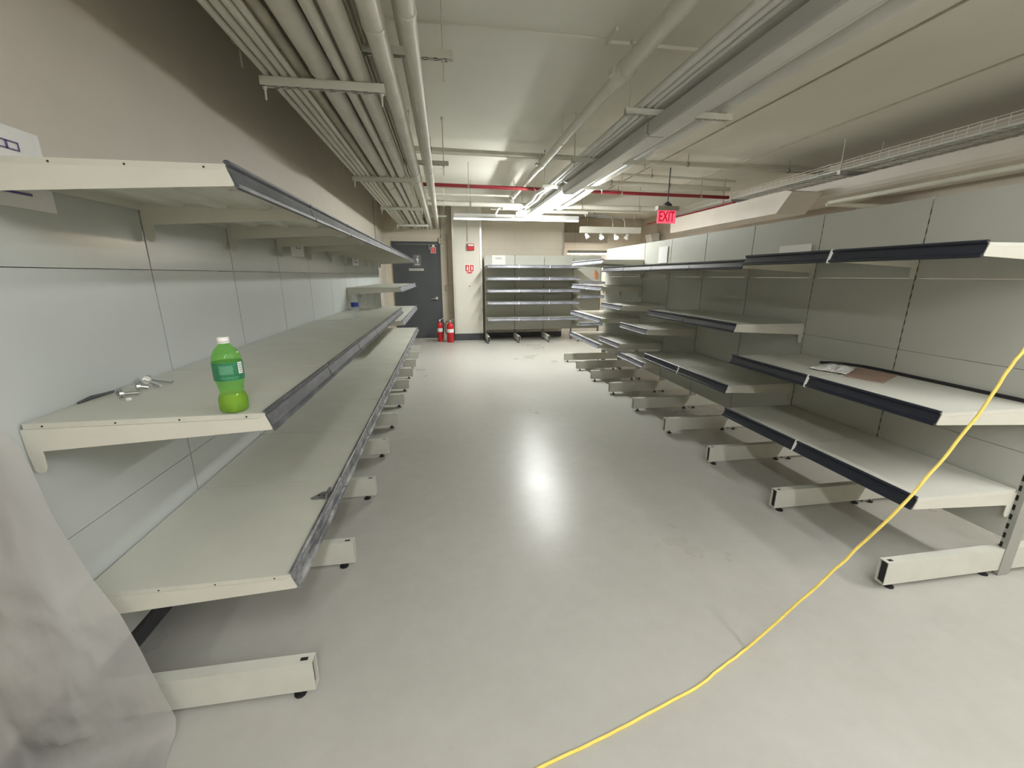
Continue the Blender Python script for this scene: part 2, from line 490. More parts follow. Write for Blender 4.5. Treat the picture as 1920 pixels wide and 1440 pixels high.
def run(root, P, D, Lf, rows, gap, pm, fm, shelves, zt, mats, double=False, flip=False, end_w=.03, slotm=None, cover=0):
    # P: local y of each post, ascending.  rows: panel joint heights
    n = len(P)
    for k, y in enumerate(P):
        hw = gap / 2 - .0004
        y0, y1 = -hw, hw
        e = (k == 0, k == n - 1)
        if e[0]: y0 = -end_w / 2
        if e[1]: y1 = end_w / 2
        u = MB().box(-.075, -.005, y0, y1, .006, zt - .045)
        u.build('upright', (slotm or M['slot']) if k else (M['foot'] if not flip else M['slot']), root, loc=(0, y, 0))
        if double:
            foot_build(-.66, Lf, root, y, (-.6, -.06, .05, Lf - .06))
        else:
            foot_build(-.075, Lf, root, y, (.05, Lf - .06))
    for k in range(n - 1):
        a, b = (P[k] + gap / 2 if k or flip or cover == 0 else P[k] - cover), P[k + 1] - gap / 2
        for r in range(len(rows) - 1):
            z0, z1 = rows[r] + .0012, rows[r + 1] - .0012
            mb = MB().box(-.022, 0, a, b, z0, z1)
            if r == len(rows) - 2:
                mb.box(-.075, 0, a, b, z1, z1 + .004)
            mb.build('back_panel', pm[min(r, len(pm) - 1)], root)
    cache = {}
    for (k0, k1, z, rm, clips) in shelves:
        for k in range(k0, k1 + 1):
            kk = (n - 2 - k) if flip else k
            W = P[kk + 1] - P[kk]
            key = (round(W, 4), rm)
            if key not in cache:
                cache[key] = (shelf_mesh(D, W, mats[0]), bracket_mesh(D, .0002, mats[1]), bracket_mesh(D, W - .0032, mats[1]),
                              rail_mesh(D, W, M[rm]), clip_mesh(D, W, M['white']))
            c = cache[key]
            s = put('shelf', c[0], root, (0, P[kk], z))
            put('bracket', c[1], s); put('bracket', c[2], s)
            put('price_rail', c[3], s)
            if clips and k < k1:
                put('rail_clip', c[4], s, (0, 0 if flip else W, 0))

# left run, against the left wall
LW = .6665
PL = [1.235 + LW * k for k in range(11)]
rl = empty('shelving_unit', (-1.146, PL[0], 0), 'long pale grey wall shelving run along the left wall, charcoal price rails', 'shelving')
run(rl, [p - PL[0] for p in PL], .615, .648, [.20, .66, 1.448, 1.74], .006, [M['panel_l'], M['panel_l'], M['panel_gloss']], None,
    [(0, 9, .487, 'rail_worn', False), (0, 5, 1.040, 'rail_l', False), (6, 9, .885, 'rail_b', False),
     (6, 9, 1.287, 'rail_b', False), (0, 9, 1.697, 'rail_l', False)], 1.74, (M['shelf'], M['bracket']), cover=.05)

holes = MB().tube([(0, -.0006, 0), (0, .0002, 0)], .0026, 10).mesh('screw_hole', M['black'])
for sh in [c for c in rl.children if c.name.startswith('shelf') and abs(c.location.y) < .01]:
    for hx in (.055, .23, .39, .565):
        put('screw_hole', holes, sh, (hx, .0022, -.0085))
# right run, free-standing, double-sided feet
RW = .667
PR = [1.352 + RW * k for k in range(9)]
rr = empty('shelving_unit', (2.624, PR[8], 0), 'long freestanding shelving run on the right side, staggered shelves with navy price rails', 'shelving', rz=PI)
run(rr, [PR[8] - p for p in PR[::-1]], .562, .658, [.20, .632, 1.008, 1.412, 1.835], .009, [M['panel_r']], None,
    [(0, 1, 1.552, 'rail_r', True), (2, 5, 1.527, 'rail_r', False), (6, 7, 1.63, 'rail_b', False), (6, 7, 1.285, 'rail_b', False),
     (5, 5, 1.078, 'rail_b', False), (2, 3, 1.085, 'rail_r', False), (6, 7, .863, 'rail_b', False), (4, 4, .88, 'rail_b', False),
     (6, 7, .512, 'rail_b', False), (5, 5, .625, 'rail_b', False), (4, 4, .525, 'rail_b', False), (2, 3, .628, 'rail_r', True),
     (0, 1, .862, 'rail_r', True), (0, 1, .458, 'rail_r', True)], 1.835, (M['shelf_r'], M['bracket']), double=True, flip=True, end_w=.05)

# back run, facing the camera
PBk = [.897, 1.56, 2.227, 2.905, 3.57]
rb = empty('shelving_unit', (PBk[0], 9.40, 0), 'grey shelving run across the far end of the room beside the column', 'shelving', rz=-PI / 2)
run(rb, [p - PBk[0] for p in PBk], .52, .60, [.22, .62, 1.02, 1.42, 1.852], .014, [M['panel_r']], None,
    [(0, 2, 1.632, 'rail_b', True), (0, 2, 1.383, 'rail_b', True), (0, 2, 1.132, 'rail_b', True), (0, 2, .878, 'rail_b', True),
     (0, 2, .53, 'rail_b', True), (3, 3, 1.29, 'rail_b', False), (3, 3, 1.0, 'rail_b', False), (3, 3, .395, 'rail_b', False)],
    1.852, (M['shelf'], M['bracket']))

# ------------------------------------------------------------------ pipes
def pipe(x, z, r, label, y0=YF, y1=YB, mat='pipe', group='white painted pipes hung above the left shelving', name='ceiling_pipe', collars=(), path=None):
    b = MB().tube(path or [(x, y0, z), (x, y1, z)], r, 24)
    o = b.build(name, M[mat], None, smooth=True)
    tag(o, label, 'pipe', group)
    for y in collars:
        MB().tube([(x, y - .012, z), (x, y + .012, z)], r + .0035, 24).build('pipe_collar', M[mat], o, smooth=True)
    return o
ZS = 2.386
gl = 'white painted pipes hung above the left shelving'
lp = [
    (-.836, .015, 'thin white pipe nearest the left wall in the left overhead rack', 0, 'pipe', ()),
    (-.794, .018, 'thin white pipe second from the left wall in the left overhead rack', 0, 'pipe', ()),
    (-.750, .018, 'thin white pipe third from the left wall in the left overhead rack', 0, 'pipe', ()),
    (-.709, .0155, 'thin bright pipe fourth from the left wall, before the brownish one', 0, 'pipe', ()),
    (-.665, .023, 'brownish shade-coloured pipe between the thin pipes and the fattest pipe', 0.012, 'pipe_dark', ()),  # darker colour stands in for the shade on this pipe
    (-.573, .052, 'fattest white pipe of the left overhead rack, with a sleeve ring', 0, 'pipe', (2.52, 4.65, 5.35)),
    (-.468, .026, 'medium white pipe just right of the fattest pipe overhead', 0, 'pipe', ()),
    (-.387, .044, 'fat white pipe third from the right in the lower left rack', 0, 'pipe', (3.55, 4.7)),
    (-.245, .047, 'fat white pipe with round end ring at the top edge, second from the right', 0.0, 'pipe', (2.08, 4.6, 4.95)),
    (-.106, .036, 'rightmost fat white pipe of the left overhead rack', 0.02, 'pipe', (2.0, 4.6))]
for x, r, lab, dz, mt, cl in lp:
    pipe(x, ZS + r + dz, r, lab, mat=mt, collars=cl, group=gl)
pipe(-.318, 2.55 + .052, .036, 'upper grey pipe in shade above the gap between two fat pipes', mat='pipe', group=gl, collars=(3.3,))
pipe(-.172, 2.655, .022, 'slim upper pipe left of the rightmost fat pipe', mat='pipe', group=gl, collars=())

pipe(-.695, 2.50, .043, 'added brown light-blocking pipe above the thin pipes, seen through the gap beside the fattest pipe', mat='pipe_dark', group=gl)  # added above the thin pipes to stop light reaching the left wall
pipe(-.468, 2.497, .046, 'added grey light-blocking pipe directly above the medium pipe of the left rack', mat='pipe_dark', group=gl)  # second added pipe, fills the height where light leaked over the rack
ud = MB().box(-.82, -.37, YF, YB, 2.594, 2.95)  # added duct, shaped to keep light off the upper left wall
for a_, b_ in zip((YF, 2.65, 4.89, 6.98, 9.0), (2.59, 4.83, 6.92, 8.94, YB)):
    ud.box(-.82, -.37, a_, b_, 2.549, 2.594)
tag(ud.build('air_duct', M['pipe_dark'], None), 'added brown light-blocking duct above the left overhead pipes, seen through their gaps', 'duct')
# struts (slotted channel hangers) with threaded rods
def strut(x0, x1, y, z, label, group, rods=(), h=.04, tips=.06, name='strut_hanger'):
    b = MB()
    b.box(x0, x1, y - .02, y - .017, z, z + h); b.box(x0, x1, y + .017, y + .02, z, z + h)
    b.box(x0, x1, y - .017, y + .017, z + h - .003, z + h)
    # slotted bottom web
    n = int((x1 - x0) / .05); st = (x1 - x0) / n
    for i in range(n):
        b.box(x0 + i * st, x0 + i * st + st * .45, y - .017, y + .017, z, z + .003)
    b.box(x0, x1, y - .017, y - .007, z, z + .003); b.box(x0, x1, y + .007, y + .017, z, z + .003)
    o = b.build(name, M['strut'], None)
    tag(o, label, 'pipe hanger', group)
    for rx in rods:
        MB().tube([(rx, y, z - tips), (rx, y, ZC)], .005, 8).tube([(rx, y, z - .012), (rx, y, z - .001)], .011, 6).tube([(rx, y, ZC - .02), (rx, y, ZC)], .014, 8).build('hanger_rod', M['strut'], o)
    return o
gs = 'slotted strut hangers of the left pipe rack'
for y, w_ in ((2.55, 'nearest to the camera'), (4.72, 'second from the camera'), (6.62, 'third from the camera'), (8.72, 'nearest to the grey door')):
    strut(-.868, -.268, y, ZS - .041, 'lower slotted strut under the left pipes, ' + w_, gs, (-.853, -.285 if y < 3 else -.283))
for y, w_ in ((2.62, 'nearest to the camera'), (4.86, 'second from the camera'), (6.95, 'third from the camera'), (8.97, 'nearest to the grey door')):
    strut(-1.0, .092, y, 2.55 - .0, 'upper long slotted strut above the left pipes, ' + w_, gs, (-.97, .04), tips=.1)
# right rack
gr = 'white pipes of the right overhead rack beside the long light'
rp = [(1.450, .0255, 'leftmost white pipe of the right overhead rack'), (1.503, .022, 'thin white pipe second from left in the right overhead rack'),
      (1.550, .018, 'thinnest white pipe, third from left in the right overhead rack'), (1.626, .050, 'fat white pipe in the middle of the right overhead rack'),
      (1.733, .027, 'medium white pipe directly above the long light fixture')]
for x, r, lab in rp:
    z = 2.592 + r
    xe = x + (x - 1.45) * .5
    pipe(x, z, r, lab, mat='pipe_cool', group=gr, collars=((3.9,) if r > .04 else ()),
         path=[(x, YF, z), (x, 5.75, z), (x + .01, 6.0, z - .005), (xe - .05, 6.5, z - .008), (xe, 7.0, z - .01), (xe, 8.35, z + .01)])
pipe(2.10, 2.645, .052, 'fat white pipe along the right side of the long light fixture', mat='pipe_cool', group=gr, collars=(3.1,),
     path=[(2.10, YF, 2.645), (2.10, 5.75, 2.645), (2.16, 6.4, 2.65), (2.2, 7.0, 2.655), (2.2, 8.35, 2.655)])
pipe(1.96, 2.618, .026, 'medium white pipe between the long light and the fat right pipe', mat='pipe_cool', group=gr,
     path=[(1.96, YF, 2.618), (1.96, 5.75, 2.618), (2.0, 6.4, 2.62), (2.04, 7.0, 2.63), (2.04, 8.35, 2.63)])
gs2 = 'slotted strut hangers of the right pipe rack'
for x0, x1, y, z, w_ in ((1.33, 2.17, -2.0, 2.55, 'behind the camera'), (1.33, 2.17, 1.2, 2.55, 'above the camera at the top edge'), (1.33, 2.17, 3.2, 2.55, 'nearest in view'), (1.33, 2.17, 4.5, 2.55, 'in the middle'), (1.33, 2.2, 5.82, 2.55, 'at the pipe bends'),
                         (1.45, 2.75, 8.12, 2.56, 'far one above the crosswise light')):
    strut(x0, x1, y, z, 'slotted strut of the right pipe rack, ' + w_, gs2, (x0 + .03, x1 - .04), tips=.05)

# sprinkler main, stepped in three sizes
sm = empty('sprinkler_main', (1.24, 3.2, 2.75), 'stepped white sprinkler main running lengthwise in mid ceiling', 'pipe')
def loc(p): return (p[0] - 1.24, p[1] - 3.2, p[2] - 2.75)
MB().tube([loc((1.24, YF, 2.75)), loc((1.24, 3.05, 2.75))], .052, 28).build('large_pipe', M['pipe'], sm, smooth=True)
MB().tube([loc((1.24, 3.05, 2.75)), loc((1.24, 5.45, 2.75))], .042, 28).build('medium_pipe', M['pipe'], sm, smooth=True)
MB().tube([loc((1.24, 5.45, 2.75)), loc((1.24, 7.84, 2.75))], .034, 28).build('small_pipe', M['pipe'], sm, smooth=True)
MB().tube([loc((1.24, 3.0, 2.75)), loc((1.24, 3.14, 2.75))], .062, 28).box(-.085, -.055, -.17, -.09, -.02, .02).box(.055, .085, -.17, -.09, -.02, .02).build('coupling', M['pipe'], sm, smooth=True)
MB().tube([loc((1.24, 5.38, 2.75)), loc((1.24, 5.56, 2.75))], .046, 28).tube([loc((1.24, 5.5, 2.75)), loc((1.24, 5.5, 2.87))], .036, 20).box(-.075, -.045, 2.25, 2.32, -.015, .015).box(.045, .075, 2.25, 2.32, -.015, .015).build('tee_fitting', M['pipe'], sm, smooth=True)
for y in (2.2, 4.55, 7.6):
    MB().tube([loc((1.24, y - .012, 2.75)), loc((1.24, y + .012, 2.75))], .056 if y < 3 else .047, 20).tube([loc((1.24, y, 2.79)), loc((1.24, y, 3.0))], .005, 8).build('pipe_hanger', M['pipe'], sm, smooth=True)

def xpipe(y, z, r, x0, x1, label, mat='pipe', group='crosswise pipes under the ceiling', dy=0, rods=(), name='cross_pipe'):
    o = MB().tube([(x0, y, z), (x1, y + dy, z)], r, 20).build(name, M[mat], None, smooth=True)
    tag(o, label, 'pipe', group)
    for x in rods:
        yy = y + dy * (x - x0) / (x1 - x0)
        MB().tube([(x, yy, z), (x, yy, ZC)], .004, 6).tube([(x - .012, yy, z), (x + .012, yy, z)], r + .006, 14).build('hanger_rod', M['rod'], o)
    return o
xpipe(5.5, 2.872, .024, -.35, 5.7, 'thin grey-white crosswise pipe nearest to the camera, joining the sprinkler main', dy=.3, rods=(-.1, 3.3, 4.9))
xpipe(6.52, 2.682, .026, -.34, 4.72, 'dark red pipe crossing the whole room below the ceiling', mat='red_pipe', group=None, dy=.25, rods=(.4, 2.8, 4.2), name='red_pipe')
o = MB().tube([(4.72, 6.6, 2.575), (4.72, 9.6, 2.575)], .022, 14).tube([(4.72, 6.9, 2.58), (4.72, 6.9, ZC)], .004, 6).tube([(4.72, 8.9, 2.58), (4.72, 8.9, ZC)], .004, 6).build('red_pipe', M['red_pipe'], None, smooth=True)
tag(o, 'dark red pipe running lengthwise beside the wire tray on the right', 'pipe')
xpipe(6.60, 2.81, .034, 2.3, 4.72, 'fat white crosswise pipe just above the red pipe', dy=.17, rods=(2.6, 3.6))
xpipe(6.42, 2.90, .018, 2.2, 4.7, 'slim white crosswise pipe highest over the red pipe', dy=.2, rods=(3.2,))
xpipe(7.72, 2.62, .038, -.34, 4.3, 'fat white crosswise pipe beyond the red pipe', rods=(.5, 2.5, 3.6))
xpipe(7.55, 2.74, .016, -.3, 1.15, 'slim white pipe above the fat one, left of the sprinkler main')
xpipe(7.30, 2.83, .014, 1.4, 4.3, 'slim pipe high between the red and the far white pipe', rods=(3.0,))
xpipe(8.2, 2.62, .016, .9, 4.0, 'slim crosswise conduit above the crosswise light')
# step in the slab over the far bay
struct('trim_7', MB().box(XL, XR, 6.05, 6.20, 2.955, ZC), M['ceiling'])
struct('trim_8', MB().box(XL, XR, 8.55, 8.75, 2.80, ZC), M['ceiling'])
# valve group at the end of the sprinkler main
vg = empty('valve_assembly', (1.2, 7.9, 2.6), 'white valve and fittings at the far end of the sprinkler main', 'valve')
MB().tube([(.04, .0, .15), (.04, .0, -.02)], .05, 18).tube([(-.12, .0, .02), (.2, .0, .02)], .055, 18).build('fitting', M['pipe_cool'], vg, smooth=True)
MB().tube([(-.12, 0, .02), (-.2, 0, -.02), (-.25, 0, -.12)], .022, 12).tube([(-.25, 0, -.13), (.30, 0, -.13)], .022, 12).build('drain_pipe', M['pipe_cool'], vg, smooth=True)
MB().box(.12, .32, -.05, .05, -.15, -.07).tube([(.17, 0, -.07), (.17, 0, -.04)], .02, 10).tube([(.27, 0, -.07), (.27, 0, -.03)], .02, 10).build('valve_body', M['pipe_cool'], vg, smooth=True)
# bent conduits by the track lights
for i, (x0, lab) in enumerate(((3.25, 'thin bent grey conduit left of its twin above the track lights'), (3.55, 'thin bent grey conduit right above the track lights'))):
    o = MB().tube([(x0 - .42, 8.72 + i * .08, ZC), (x0 - .42, 8.72 + i * .08, 2.68 - i * .02), (x0 - .35, 8.72 + i * .08, 2.62 - i * .02), (x0 + .1, 8.72 + i * .08, 2.62 - i * .02), (x0 + .2, 8.72 + i * .08, 2.6), (x0 + .26, 8.72 + i * .08, 2.53), (x0 + .27, 8.72 + i * .08, 2.40)], .014, 10).build('conduit', M['galv'], None, smooth=True)
    tag(o, lab, 'conduit', 'bent conduits above the track lights')
o = MB().tube([(.53, 9.375, 2.14), (.53, 9.375, ZC)], .010, 10).build('conduit', M['pipe'], None, smooth=True)
tag(o, 'thin painted conduit on the column above the red alarm', 'conduit')
o = MB().tube([(XL + .012, 8.55, 1.9), (XL + .012, 8.55, 2.72), (XL + .03, 8.55, 2.80), (-1.1, 8.55, 2.82)], .012, 10).build('conduit', M['pipe_dark'], None, smooth=True)
tag(o, 'brownish vertical conduit on the left wall near the door', 'conduit')
o = MB().tube([(-.04, YB - .015, 2.20), (-.04, YB - .015, ZC)], .008, 8).build('conduit', M['rod'], None, smooth=True)
tag(o, 'thin dark conduit rising above the door corner box', 'conduit')
o = MB().tube([(.08, YB - .012, 1.2), (.08, YB - .012, 2.28)], .009, 8).build('conduit', M['beige'], None, smooth=True)
tag(o, 'beige conduit between the door and the column above the switch box', 'conduit')

# ------------------------------------------------------------------ linear lights
def linear(x0, x1, y0, y1, z, lensm, label, group=None, along='y', hang=True, lens=.02):
    rt = empty('linear_light', ((x0 + x1) / 2, (y0 + y1) / 2, z), label, 'light fixture', group)
    hx, hy = (x1 - x0) / 2, (y1 - y0) / 2
    b = MB().box(-hx, hx, -hy, hy, lens, .097)
    b.build('housing', M['housing'], rt)
    e = .012
    b = MB().box(-hx + (e if along == 'y' else 0), hx - (e if along == 'y' else 0), -hy + (0 if along == 'y' else e), hy - (0 if along == 'y' else e), 0, lens)
    b.build('diffuser', lensm, rt)
    for s in (-1, 1) if hang else ():
        q = (0, s * hy * .8) if along == 'y' else (s * hx * .8, 0)
        MB().tube([(q[0], q[1], .10), (q[0], q[1], ZC - z)], .0025, 6).build('suspension_cable', M['rod'], rt)
    return rt
gf = 'sections of the long suspended light'
linear(1.565, 1.715, 5.70, 8.06, 2.45, M['lit'], 'burning far section of the long lengthwise ceiling light', gf, hang=False, lens=.05)
linear(1.565, 1.715, 3.32, 5.68, 2.45, M['lens_off'], 'dark middle section of the long lengthwise ceiling light', gf, hang=False)
linear(1.565, 1.715, .94, 3.30, 2.45, M['lens_off'], 'dark near section of the long lengthwise ceiling light', gf, hang=False)
linear(1.565, 1.715, -1.44, .92, 2.45, M['lit_near'], 'burning section of the long ceiling light above the camera', gf, hang=False)
linear(.22, 2.62, 8.24, 8.33, 2.44, M['lit_bar'], 'burning crosswise light bar in front of the column', None, 'x')
linear(3.35, 5.1, 11.3, 11.42, 1.99, M['lit_low'], 'low burning light bar beyond the far right shelving', None, 'x')
linear(3.6, 3.75, -1.4, .95, 2.45, M['lit_right'], 'burning light behind the right shelving run, beside the camera', None, lens=.05)
linear(.15, .3, -2.6, -.3, 2.45, M['lit_left'], 'burning light behind the camera toward the left', None)

# track lights
tl = empty('track_light', (3.42, 8.6, 2.27), 'pale track bar with four spot heads hanging at the far right', 'light fixture')
MB().box(-.65, .65, -.05, .05, 0, .12).build('track_box', M['pipe'], tl, bevel=.004)
MB().tube([(-.5, 0, .12), (-.5, 0, .73)], .006, 6).tube([(.5, 0, .12), (.5, 0, .73)], .006, 6).build('hanger_rod', M['rod'], tl)
for i, (x, tx) in enumerate(((-.51, .3), (-.2, -.02), (.11, .05), (.38, -.4))):
    lit = i in (1, 2)
    dvec = Vector((tx, -.55 if lit else -.2, -.6)).normalized()
    p0 = Vector((x, 0, -.035))
    h = MB().tube([p0 - dvec * .03, p0 + dvec * .0, p0 + dvec * .08], [.02, .036, .048], 18).tube([(x, 0, 0), tuple(p0)], .008, 8)
    hh = h.build('spot_head', M['white'], tl, smooth=True)
    MB().tube([p0 + dvec * .0805, p0 + dvec * .083], .038, 18).build('bulb', M['bulb'] if lit else M['lens_off'], hh)

# EXIT sign
ex = empty('exit_sign', (3.39, 6.3, 2.20), 'glowing red EXIT sign hanging from the ceiling on the right', 'exit sign')
MB().box(-.17, .17, -.05, .05, .185, .245).build('housing', M['rod'], ex, bevel=.004)
MB().tube([(0, 0, .30), (0, 0, .80)], .008, 8).lathe([(.065, .245), (.07, .265), (.03, .30), (.01, .31)], 0, 0, 16).build('canopy', M['black'], ex, smooth=True)
MB().box(-.15, .15, -.006, .006, 0, .185).build('lit_panel', M['exit'], ex)
text_mesh('EXIT', .205, 'exit_letters', M['exit_letter'], ex, (0, -.009, .092), (PI / 2, 0, 0), .002, .62)

# ------------------------------------------------------------------ right-hand services
du = MB().prism([(4.9, 2.58), (4.9, 2.47), (4.92, 2.43), (4.97, 2.405), (5.60, 2.40), (5.62, 2.58)], YF + .2, 6.6)
o = du.build('air_duct', M['duct'], None)
tag(o, 'long pale wrapped duct under the wire tray on the right', 'duct', 'ducts on the right')
MB().box(4.893, 4.90, 5.34, 5.64, 2.485, 2.535).build('vent_opening', M['pipe_dark'], o)
o = MB().prism([(5.1, 2.47), (5.32, 2.235), (8.05, 2.235), (8.05, 2.50), (5.2, 2.50)], 4.44, 4.88, axis='x').build('air_duct', M['duct'], None)
tag(o, 'white duct with a slanted end hanging below the exit sign level at right', 'duct', 'ducts on the right')
o = MB().box(3.0, 4.5, 11.5, 12.0, 2.30, 2.56).build('air_duct', M['duct'], None)
tag(o, 'pale duct in the recess behind the track lights', 'duct')
o = MB().tube([(4.42, YF, 2.24), (4.42, 4.5, 2.24)], .024, 16).build('wall_pipe', M['pipe'], None, smooth=True)
tag(o, 'cream pipe running low along the right wall below the duct', 'pipe')
MB().tube([(4.42, 4.5, 2.24), (4.5, 4.6, 2.24), (5.74, 4.6, 2.24)], .024, 14).build('pipe_elbow', M['pipe'], o, smooth=True)
ct = empty('cable_tray', (5.05, 0, 2.66), 'white wire mesh cable tray along the right side of the ceiling', 'cable tray')
b = MB()
for x in (-.25, -.15, -.05, .05, .15, .25):
    b.tube([(x, YF + .1, 0), (x, 9.2, 0)], .003, 5)
for s in (-.25, .25):
    for z in (.035, .07, .1):
        b.tube([(s, YF + .1, z), (s, 9.2, z)], .003, 5)
for i in range(126):
    y = YF + .15 + i * .1
    b.tube([(-.25, y, .1), (-.25, y, 0), (.25, y, 0), (.25, y, .1)], .003, 4)
b.build('wire_basket', M['white'], ct)
for y in (.9, 2.85, 4.8, 6.78, 8.7):
    MB().box(-.28, .28, y - .02, y + .02, -.045, -.004).build('tray_bracket', M['galv'], ct)
    MB().tube([(-.265, y, -.05), (-.265, y, .34)], .005, 6).tube([(.265, y, -.05), (.265, y, .34)], .005, 6).build('hanger_rod', M['pipe'], ct)
b = MB()
for i in range(4):
    b.tube([(-.2 + i * .06 + .01 * math.sin(i), -3.3, .02), (-.2 + i * .06, 1, .022), (-.19 + i * .06, 4, .02), (-.2 + i * .06, 9.1, .02)], .010, 8)
o = b.build('cable_bundle', M['pipe_cool'], None, smooth=True, loc=(5.05, 0, 2.665))
tag(o, 'bundle of white cables lying in the wire tray', 'cables', kind='stuff')
sp = empty('wall_speaker', (XR - .02, 11.0, 2.4), 'white wedge-shaped wall speaker at the far right', 'speaker')
MB().prism([(-.30, .09), (-.04, .13), (-.04, -.13), (-.22, -.15)], -.17, .17).build('cabinet', M['white'], sp, bevel=.01)
MB().box(-.05, .02, -.04, .04, -.05, .05).build('wall_mount', M['black'], sp)
o = MB().prism([(5.30, 2.25), (5.30, 2.13), (5.38, 2.09), (5.74, 2.09), (5.74, 2.29), (5.4, 2.29)], 4.75, 5.05).build('emergency_light', M['white'], None, bevel=.006)
tag(o, 'white emergency light box on the right wall under the duct', 'emergency light')

# ------------------------------------------------------------------ things on the door, column and wall
al = empty('fire_alarm', (.588, 9.40, 1.95), 'red fire alarm strobe with a white stripe on the column', 'fire alarm')
MB().box(-.075, .075, -.06, -.001, 0, .135).build('alarm_body', M['red'], al, bevel=.006)
MB().box(-.06, .06, -.085, -.06, .085, .12).build('strobe_lens', M['white'], al, bevel=.004)
sg = empty('extinguisher_sign', (.553, 9.40, 1.50), 'red and white paired safety signs on the column below the alarm', 'sign')
MB().box(-.105, .105, -.005, -.001, 0, .16).build('sign_plate', M['white'], sg)
for x in (-.05, .05):
    p = MB().box(x - .04, x + .04, -.008, -.005, .012, .148).build('red_field', M['sign_red'], sg)
    MB().lathe([(.012, .03), (.016, .05), (.016, .09), (.008, .11), (.01, .128)], x, -.0125, 12).build('pictogram', M['white'], p)
MB().prism([(-.07, 0), (.07, 0), (.03, -.03), (-.03, -.03)], -.005, -.001).build('arrow_tab', M['sign_red'], sg)
o = empty('small_sticker', (.54, 9.40, 1.165), 'tiny white sticker with a red mark low on the column', 'sticker')
MB().box(-.022, .022, -.003, -.001, 0, .06).build('sticker_paper', M['paper'], o)
MB().box(-.012, .012, -.005, -.003, .012, .048).build('red_mark', M['sign_red'], o)
sw = empty('switch_box', (.055, YB, 1.10), 'square beige switch box between the door and the fire extinguishers', 'switch')
MB().box(-.05, .05, -.045, -.001, 0, .105).build('box_body', M['beige'], sw, bevel=.006)
MB().box(-.03, .03, -.05, -.045, .02, .085).build('cover_plate', M['beige'], sw)
bx = empty('door_chime_box', (-.045, YB, 2.10), 'small cream box with a round dial at the top door corner', 'wall box')
MB().box(-.05, .05, -.05, -.031, 0, .12).build('box_body', M['beige'], bx, bevel=.005)
MB().tube([(0, -.05, .06), (0, -.056, .06)], .026, 16).build('dial', M['rod'], bx)
ds = empty('door_sign', (-.575, YB - .02, 1.62), 'grey sign with a white zigzag symbol on the dark door', 'sign', 'signs on the dark door')
MB().box(-.085, .085, -.006, -.001, 0, .245).build('sign_plate', M['sign_grey'], ds)
MB().prism([(.012, .225), (.03, .215), (.005, .16), (.035, .16), (.02, .105), (.03, .09), (.0, .075), (.0, .135), (-.03, .14), (.0, .17)], -.009, -.006).build('pictogram', M['white'], ds)
MB().box(-.05, .05, -.008, -.006, .03, .038).box(-.04, .04, -.008, -.006, .048, .054).build('small_print', M['white'], ds)
dp = empty('door_name_plate', (-.60, YB - .02, 1.525), 'narrow pale name plate on the dark door below the sign', 'sign', 'signs on the dark door')
MB().box(-.16, .16, -.006, -.001, 0, .05).build('sign_plate', M['guard'], dp)
b = MB(); x = -.13
while x < .12:
    w_ = random.choice((.010, .014, .018)); b.box(x, x + w_, -.0075, -.006, .018, .034); x += w_ + .006
b.build('small_print', M['greyink'], dp)
dt = empty('door_warning_tag', (-.215, YB - .02, 1.90), 'red and white warning tag near the top right of the dark door', 'sign', 'signs on the dark door')
MB().box(-.055, .055, -.006, -.001, 0, .125).build('tag_plate', M['white'], dt)
MB().box(-.047, .047, -.008, -.006, .008, .117).build('red_field', M['sign_red'], dt)
MB().box(-.03, .03, -.010, -.008, .035, .043).box(-.025, .025, -.010, -.008, .075, .09).box(-.02, .03, -.006, -.001, .13, .175).build('white_marks', M['white'], dt)

def extinguisher(loc_, r, h, label, hose_side):
    e = empty('fire_extinguisher', loc_, label, 'fire extinguisher', 'fire extinguishers on the floor beside the door')
    MB().lathe([(r * .92, 0), (r, .012), (r, h * .80), (r * .93, h * .87), (r * .7, h * .93), (r * .35, h * .97), (r * .3, h)], 0, 0, 28).build('cylinder', M['red'], e, smooth=True)
    MB().lathe([(r * 1.01, h * .5), (r * 1.01, h * .68)], 0, 0, 28).build('paper_label', M['paper'], e, smooth=True)
    MB().lathe([(.02, h), (.022, h + .03), (.014, h + .045)], 0, 0, 14).tube([(-.01, 0, h + .035), (.03, -.01, h + .05), (.10, -.02, h + .075)], [.008, .008, .006], 8).tube([(0, 0, h + .02), (.05, -.01, h + .018), (.085, -.015, h + .02)], .006, 8).build('valve_handle', M['chrome'], e, smooth=True)
    s = hose_side
    MB().tube([(s * .015, -.01, h + .02), (s * (r + .0), -.03, h + .03), (s * (r + .03), -.03, h - .03), (s * (r + .025), -.03, h * .6), (s * (r + .015), -.03, h * .42)], .009, 10).build('hose', M['black'], e, smooth=True)
    return e
extinguisher((-.135, 9.30, 0), .058, .44, 'slimmer red fire extinguisher nearer to the grey door', 1)
extinguisher((.085, 9.18, 0), .076, .43, 'wider red fire extinguisher nearer to the column', -1)

